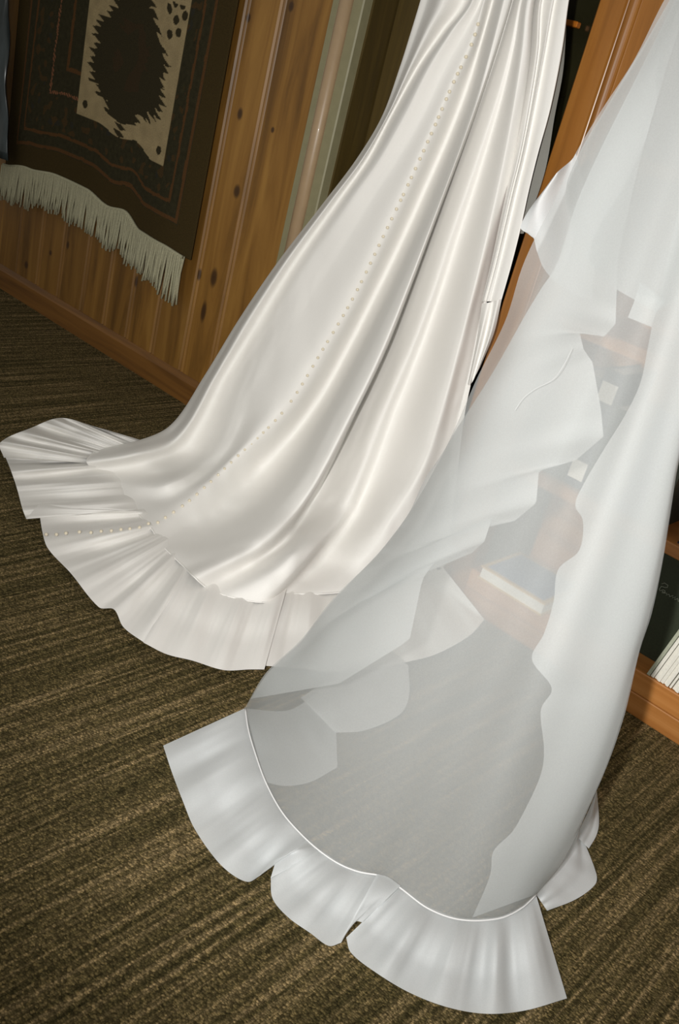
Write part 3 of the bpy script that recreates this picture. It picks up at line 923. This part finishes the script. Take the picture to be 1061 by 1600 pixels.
for (px, py) in PEARLS:
    P = pearl_line.at(nearest_t(pearl_line, px, py), .006)
    o = bpy.data.objects.new('pearl', pm); C.objects.link(o)
    o.parent = DRESS; o.location = P - Vector(DRESS.location)
for (px, py) in [(232, 818), (218, 824), (203, 826), (189, 827), (174, 829), (158, 830), (142, 832), (124, 831), (103, 833), (88, 835), (72, 835)]:
    o = bpy.data.objects.new('pearl', pm); C.objects.link(o); o.parent = DRESS
    o.location = at_z(px, py, .052) - Vector(DRESS.location)

# ------------------------------------------------------------------ veil
VEIL = empty('bridal_veil', (-.8, 1.7, 0)); tag(VEIL, 'sheer white organza veil with ruffled edges trailing on the carpet beside the gown', 'veil')
YV = 1.72
edge_l = [(1110, -120), (1038, 0), (990, 95), (940, 172), (896, 246), (868, 310), (836, 372), (815, 420), (790, 500), (745, 592), (716, 658), (688, 716), (640, 800), (590, 866), (520, 936), (470, 1000), (415, 1052), (383, 1106)]
seam_v = [(383, 1106), (388, 1140), (398, 1175), (415, 1222), (440, 1268), (470, 1303), (500, 1330), (530, 1350), (560, 1362), (600, 1370), (625, 1387), (670, 1420), (720, 1437), (780, 1435), (815, 1419), (838, 1398)]
edge_r = [(1290, -120), (1200, 200), (1120, 480), (1061, 720), (1048, 800), (1035, 880), (1018, 960), (1000, 1015), (985, 1080), (975, 1120), (955, 1180), (930, 1240), (880, 1345), (838, 1398)]
def veil_line(frac_top, s, mids, off=None):
    return None
# front panel: lines run from the hanging edge down to the ruffle seam
def VL(pts, o=None, top=YV, zend=.022):
    return L(pts, top, o, zend)
vl = [
    VL(edge_l, [0, 0, 0, 0]),
    VL([(1130, -120), (1062, 20), (1006, 130), (955, 225), (905, 330), (862, 430), (810, 540), (752, 660), (690, 775), (622, 880), (550, 970), (480, 1055), (428, 1130), (398, 1175)], [0.004, 0.008, 0.008, 0.012, 0.008, 0.004, 0]),
    VL([(1150, -120), (1090, 20), (1038, 140), (990, 255), (940, 370), (890, 490), (835, 610), (772, 735), (705, 850), (640, 950), (575, 1050), (515, 1140), (465, 1230), (440, 1268)], [0, 0, -0.008, -0.008, -0.008, -0.004, 0]),
    VL([(1180, -120), (1125, 40), (1076, 180), (1030, 310), (982, 440), (930, 570), (872, 700), (812, 825), (752, 940), (695, 1045), (640, 1140), (585, 1230), (530, 1310), (500, 1330)], [0.004, 0.008, 0.012, 0.008, 0.008, 0.004, 0]),
    VL([(1205, -120), (1150, 60), (1105, 210), (1060, 350), (1012, 490), (962, 630), (905, 765), (850, 890), (796, 1005), (745, 1110), (698, 1205), (650, 1300), (610, 1365), (600, 1371)], [0, 0, -0.006, -0.006, -0.004, -0.004, 0]),
    VL([(1230, -120), (1172, 80), (1125, 250), (1078, 410), (1030, 560), (982, 700), (930, 840), (880, 970), (834, 1085), (792, 1190), (755, 1280), (715, 1365), (685, 1420), (670, 1421)], [0.004, 0.004, 0.008, 0.008, 0.006, 0.004, 0]),
    VL([(1255, -120), (1190, 110), (1140, 300), (1092, 480), (1048, 635), (1005, 780), (960, 920), (918, 1045), (880, 1150), (848, 1240), (820, 1320), (795, 1385), (778, 1425), (770, 1436)], [0, 0, -0.004, -0.004, -0.004, 0, 0]),
    VL([(1275, -120), (1198, 160), (1135, 400), (1085, 600), (1052, 740), (1025, 870), (995, 985), (966, 1080), (935, 1170), (900, 1260), (868, 1330), (842, 1380), (828, 1405), (818, 1418)], [0.004, 0.004, 0.006, 0.006, 0.004, 0, 0]),
    VL(edge_r, [0, 0, 0, 0]),
]
pv, pf = [], []
sheet(vl, 110, 8, pv, pf)
wv_ = (len(vl) - 1) * 8 + 1
def seam_frac(l):
    best = (1e9, 0)
    for i in range(401):
        x, y = poly_interp(seam_v, i / 400)
        d = (x - l.x[-1]) ** 2 + (y - l.y[-1]) ** 2
        if d < best[0]: best = (d, i / 400)
    return best[1]
fr = [seam_frac(l) for l in vl]
for k in range(wv_):
    sg = min(k // 8, len(vl) - 2); q = k / 8 - sg
    tx, ty = poly_interp(seam_v, fr[sg] + (fr[sg + 1] - fr[sg]) * q)
    dlt = at_z(tx, ty, .026) - pv[110 * wv_ + k]
    for i in range(85, 111):
        e = (i - 85) / 25; e = e * e
        pv[i * wv_ + k] = pv[i * wv_ + k] + dlt * e
vtop = [Vector(v) for v in pv[:wv_]]
pv0, pf0 = list(pv), list(pf)
b0 = len(pv)
for k in range(1, 9):
    t = k / 8
    for i, v in enumerate(vtop):
        f_ = i / (wv_ - 1)
        q = Vector((-.80 + .12 * f_, 2.14 + .015 * math.sin(f_ * 40), 2.06))
        pv.append(v.lerp(q, t))
for k in range(8):
    for i in range(wv_ - 1):
        a = (b0 + (k - 1) * wv_ + i) if k else i
        c_ = b0 + k * wv_ + i
        pf.append((a, a + 1, c_ + 1, c_))
vp = dpart('veil_panel', pv, pf, MAT['organza'], VEIL)
cb = box('comb', -.81, -.67, 2.13, 2.228, 2.051, 2.075, MAT['thread'], None, .004)
cb.parent = VEIL; cb.matrix_parent_inverse = Matrix.Translation(-Vector(VEIL.location)); cb['label'] = 'white comb hooked on the bookcase top' 

# hem ruffle lying on the carpet
rv_, rf_ = [], []
ruffle([(384, 1106), (389, 1140), (399, 1175), (416, 1221), (441, 1267), (471, 1302), (483, 1313)], [(255, 1165), (268, 1205), (287, 1255), (303, 1293), (335, 1340), (362, 1366), (388, 1378), (405, 1369)], rv_, rf_, .024, .012, 3.2, .018, 70, 14, 0, .3, None, .05)
ruffle([(481, 1311), (493, 1321), (503, 1330)], [(403, 1370), (430, 1342), (423, 1372)], rv_, rf_, .026, .03, .5, .01, 20, 14, 0, .5, None, .05)
ruffle([(501, 1328), (531, 1348), (561, 1360), (593, 1367)], [(423, 1370), (426, 1404), (450, 1433), (485, 1458), (514, 1478), (533, 1473)], rv_, rf_, .024, .012, 2.2, .014, 50, 14, .004, .8, None, .05)
ruffle([(589, 1366), (606, 1370), (626, 1384)], [(530, 1475), (556, 1440), (566, 1441)], rv_, rf_, .034, .03, .5, .008, 20, 14, .004, .5, None, .05)
ruffle([(622, 1384), (625, 1388)], [(566, 1441), (541, 1468)], rv_, rf_, .03, .02, .5, .006, 8, 14, 0, .5, None, .05)
ruffle([(625, 1384), (671, 1417), (720, 1434), (780, 1432), (814, 1416), (837, 1396)], [(541, 1465), (548, 1488), (585, 1518), (640, 1551), (700, 1574), (760, 1584), (820, 1579), (886, 1560)], rv_, rf_, .024, .012, 4.4, .018, 100, 16, 0, 1.8, None, .05)
vr_ = dpart('hem_ruffle', rv_, rf_, MAT['organza_ruffle'], VEIL)
seam_tube('seam', seam_v, .034, .0018, MAT['thread'], VEIL, 90)
# ruffle lobes peeping out on the right side
qv, qf = [], []
ruffle([(838, 1398), (866, 1350), (905, 1296)], [(855, 1423), (900, 1405), (930, 1382), (932, 1366), (905, 1296)], qv, qf, .02, .012, 1.2, .012, 40, 12, 0, .4, None, .05)
ruffle([(900, 1306), (918, 1270), (932, 1236)], [(920, 1326), (932, 1305), (936, 1285), (933, 1238)], qv, qf, .02, .012, .8, .01, 30, 12, 0, 2.0, None, .05)
dpart('side_ruffle', qv, qf, MAT['organza_ruffle'], VEIL)

# folded-under left flap with its cascading ruffle
OB = -.07
def FL(a, b_, o0, o1, ta, tb):
    return None
cas_l = [(1075, -40), (1000, 110), (940, 230), (900, 320), (872, 408), (845, 452), (822, 490), (798, 533), (773, 577), (745, 622), (715, 668), (690, 710), (663, 750), (640, 800), (615, 835), (590, 866), (555, 902), (522, 937), (495, 970), (470, 1003), (440, 1030), (415, 1056), (392, 1092)]
cas_r = [(1090, -40), (1040, 110), (1000, 250), (966, 400), (963, 470), (962, 506), (944, 526), (906, 520), (912, 546), (926, 566), (939, 640), (943, 682), (900, 719), (842, 736), (838, 786), (803, 815), (770, 806), (757, 846), (735, 866), (700, 848), (660, 905), (640, 1000), (530, 1068)]
def flap(cl, crr, n, off0, off1, wavy):
    """two-rail strip behind the front panel; depth follows the panel"""
    vs_, fs = [], []
    nv = 10
    for i in range(n + 1):
        t = i / n
        k = t * (len(cl) - 1)
        ax = spline([p[0] for p in cl], list(range(len(cl))), k); ay = spline([p[1] for p in cl], list(range(len(cl))), k)
        bx = lin([p[0] for p in crr], list(range(len(crr))), k); by = lin([p[1] for p in crr], list(range(len(crr))), k)
        for j in range(nv + 1):
            v = j / nv
            px, py = ax + (bx - ax) * v, ay + (by - ay) * v
            P = panel_at(px, py)
            d = (P - CAM); u = d.normalized()
            off = off0 + (off1 - off0) * v + wavy * v * math.sin(k * 2.1 + v * 1.5)
            P = P + u * max(.012, off)
            if P.z < .006: P = CAM + d * ((.006 - H_CAM) / d.z)
            vs_.append(P)
    for i in range(n):
        for j in range(nv):
            a = i * (nv + 1) + j; fs.append((a, a + 1, a + nv + 2, a + nv + 1))
    return vs_, fs
# depth lookup on the panel
from mathutils.bvhtree import BVHTree
bvh = BVHTree.FromPolygons([tuple(v) for v in pv0], pf0)
def panel_at(px, py):
    d = ray(px, py).normalized()
    h0 = bvh.ray_cast(CAM, d)
    if h0[0] is not None: return h0[0]
    h1 = bvh.find_nearest(at_y(px, py, 1.75) if at_y(px, py, 1.75).z > 0 else at_z(px, py, .03))
    dep = (h1[0] - CAM).dot(FWD)
    return CAM + ray(px, py) * dep
fv, ff = flap(cas_l, cas_r, 150, .012, .07, .025)
dpart('folded_flap', fv, ff, MAT['organza_fold'], VEIL)
# lower ends of the flap's ruffle on the carpet under the panel
cv, cf = [], []
ruffle([(383, 1107), (450, 1110), (490, 1086), (513, 1064)], [(414, 1222), (445, 1228), (485, 1222), (520, 1203), (527, 1199), (527, 1190), (525, 1140), (522, 1090)], cv, cf, .016, .008, 1.2, .006, 40, 12, 0, .4)
ruffle([(470, 1090), (520, 1058), (560, 1035), (600, 1005)], [(524, 1145), (571, 1141), (625, 1116), (639, 1088), (638, 1040)], cv, cf, .06, .05, 1.2, .006, 40, 12, 0, .4)
dpart('folded_ruffle', cv, cf, MAT['organza_fold'], VEIL)
# upper ruffle corner standing out on the left
uv_, uf = [], []
ul = [Line([(900, 240, ('y', 1.78), 0), (915, 300, None, 0), (930, 380, ('y', 1.80), 0), (925, 470, ('y', 1.80), 0)]),
      Line([(893, 250, ('y', 1.78), 0.01), (880, 310, None, .01), (885, 385, ('y', 1.80), 0), (880, 450, ('y', 1.8), 0)]),
      Line([(872, 268, ('y', 1.79), -.01), (842, 322, None, -.01), (850, 382, ('y', 1.81), 0), (850, 420, ('y', 1.81), 0)]),
      Line([(862, 280, ('y', 1.78), 0), (813, 354, None, 0), (833, 371, ('y', 1.79), 0), (838, 390, ('y', 1.8), 0)])]
sheet(ul, 24, 6, uv_, uf)
dpart('ruffle_corner', uv_, uf, MAT['organza_ruffle'], VEIL)
# folded-under right side, wavy inner edge
rl_ = [(1120, 60), (1060, 330), (1024, 485), (1012, 545), (1000, 600), (976, 650), (945, 700), (910, 760), (899, 790), (911, 815), (905, 860), (872, 890), (865, 940), (850, 990), (831, 1030), (862, 1075), (845, 1110), (850, 1170), (845, 1210), (822, 1262), (800, 1300), (771, 1330), (765, 1370), (738, 1434)]
rr_ = [(1230, 60), (1150, 330), (1110, 500), (1095, 570), (1080, 640), (1066, 695), (1056, 745), (1048, 795), (1042, 830), (1037, 865), (1030, 900), (1022, 935), (1012, 972), (1001, 1008), (992, 1045), (983, 1080), (974, 1115), (960, 1160), (944, 1205), (925, 1248), (905, 1290), (882, 1335), (860, 1370), (836, 1398)]
fv, ff = flap(rl_, rr_, 150, .06, .015, 0.0)
dpart('folded_flap', fv, ff, MAT['organza_fold'], VEIL)
for o0, o1 in ((.05, .05), (.11, .10)):
    fv, ff = flap([(1080, -60), (1012, 60), (952, 160), (904, 242), (884, 310), (915, 400), (963, 452)], [(1290, -60), (1260, 100), (1220, 200), (1180, 300), (1120, 400), (1062, 468), (1024, 487)], 60, o0, o1, .01)
    dpart('gathered_layer', fv, ff, MAT['organza'], VEIL)
fv, ff = flap([(1000, 440), (992, 468), (981, 496)], [(1040, 470), (1026, 487), (1018, 511)], 20, .05, .05, .0)
dpart('ruffle_tip', fv, ff, MAT['organza_fold'], VEIL)
# stitched seam lines showing through the fold
def veil_thread(pts, off=.012, r=.0008):
    P = []
    for i in range(31):
        x, y = poly_interp(pts, i / 30); q = panel_at(x, y); P.append(q + (q - CAM).normalized() * off)
    o = tube_mesh('seam', P, r, MAT['thread']); o.parent = VEIL; o.matrix_parent_inverse = Matrix.Translation(-Vector(VEIL.location))
veil_thread([(804, 642), (818, 622), (836, 608), (864, 593), (880, 572), (894, 545)])
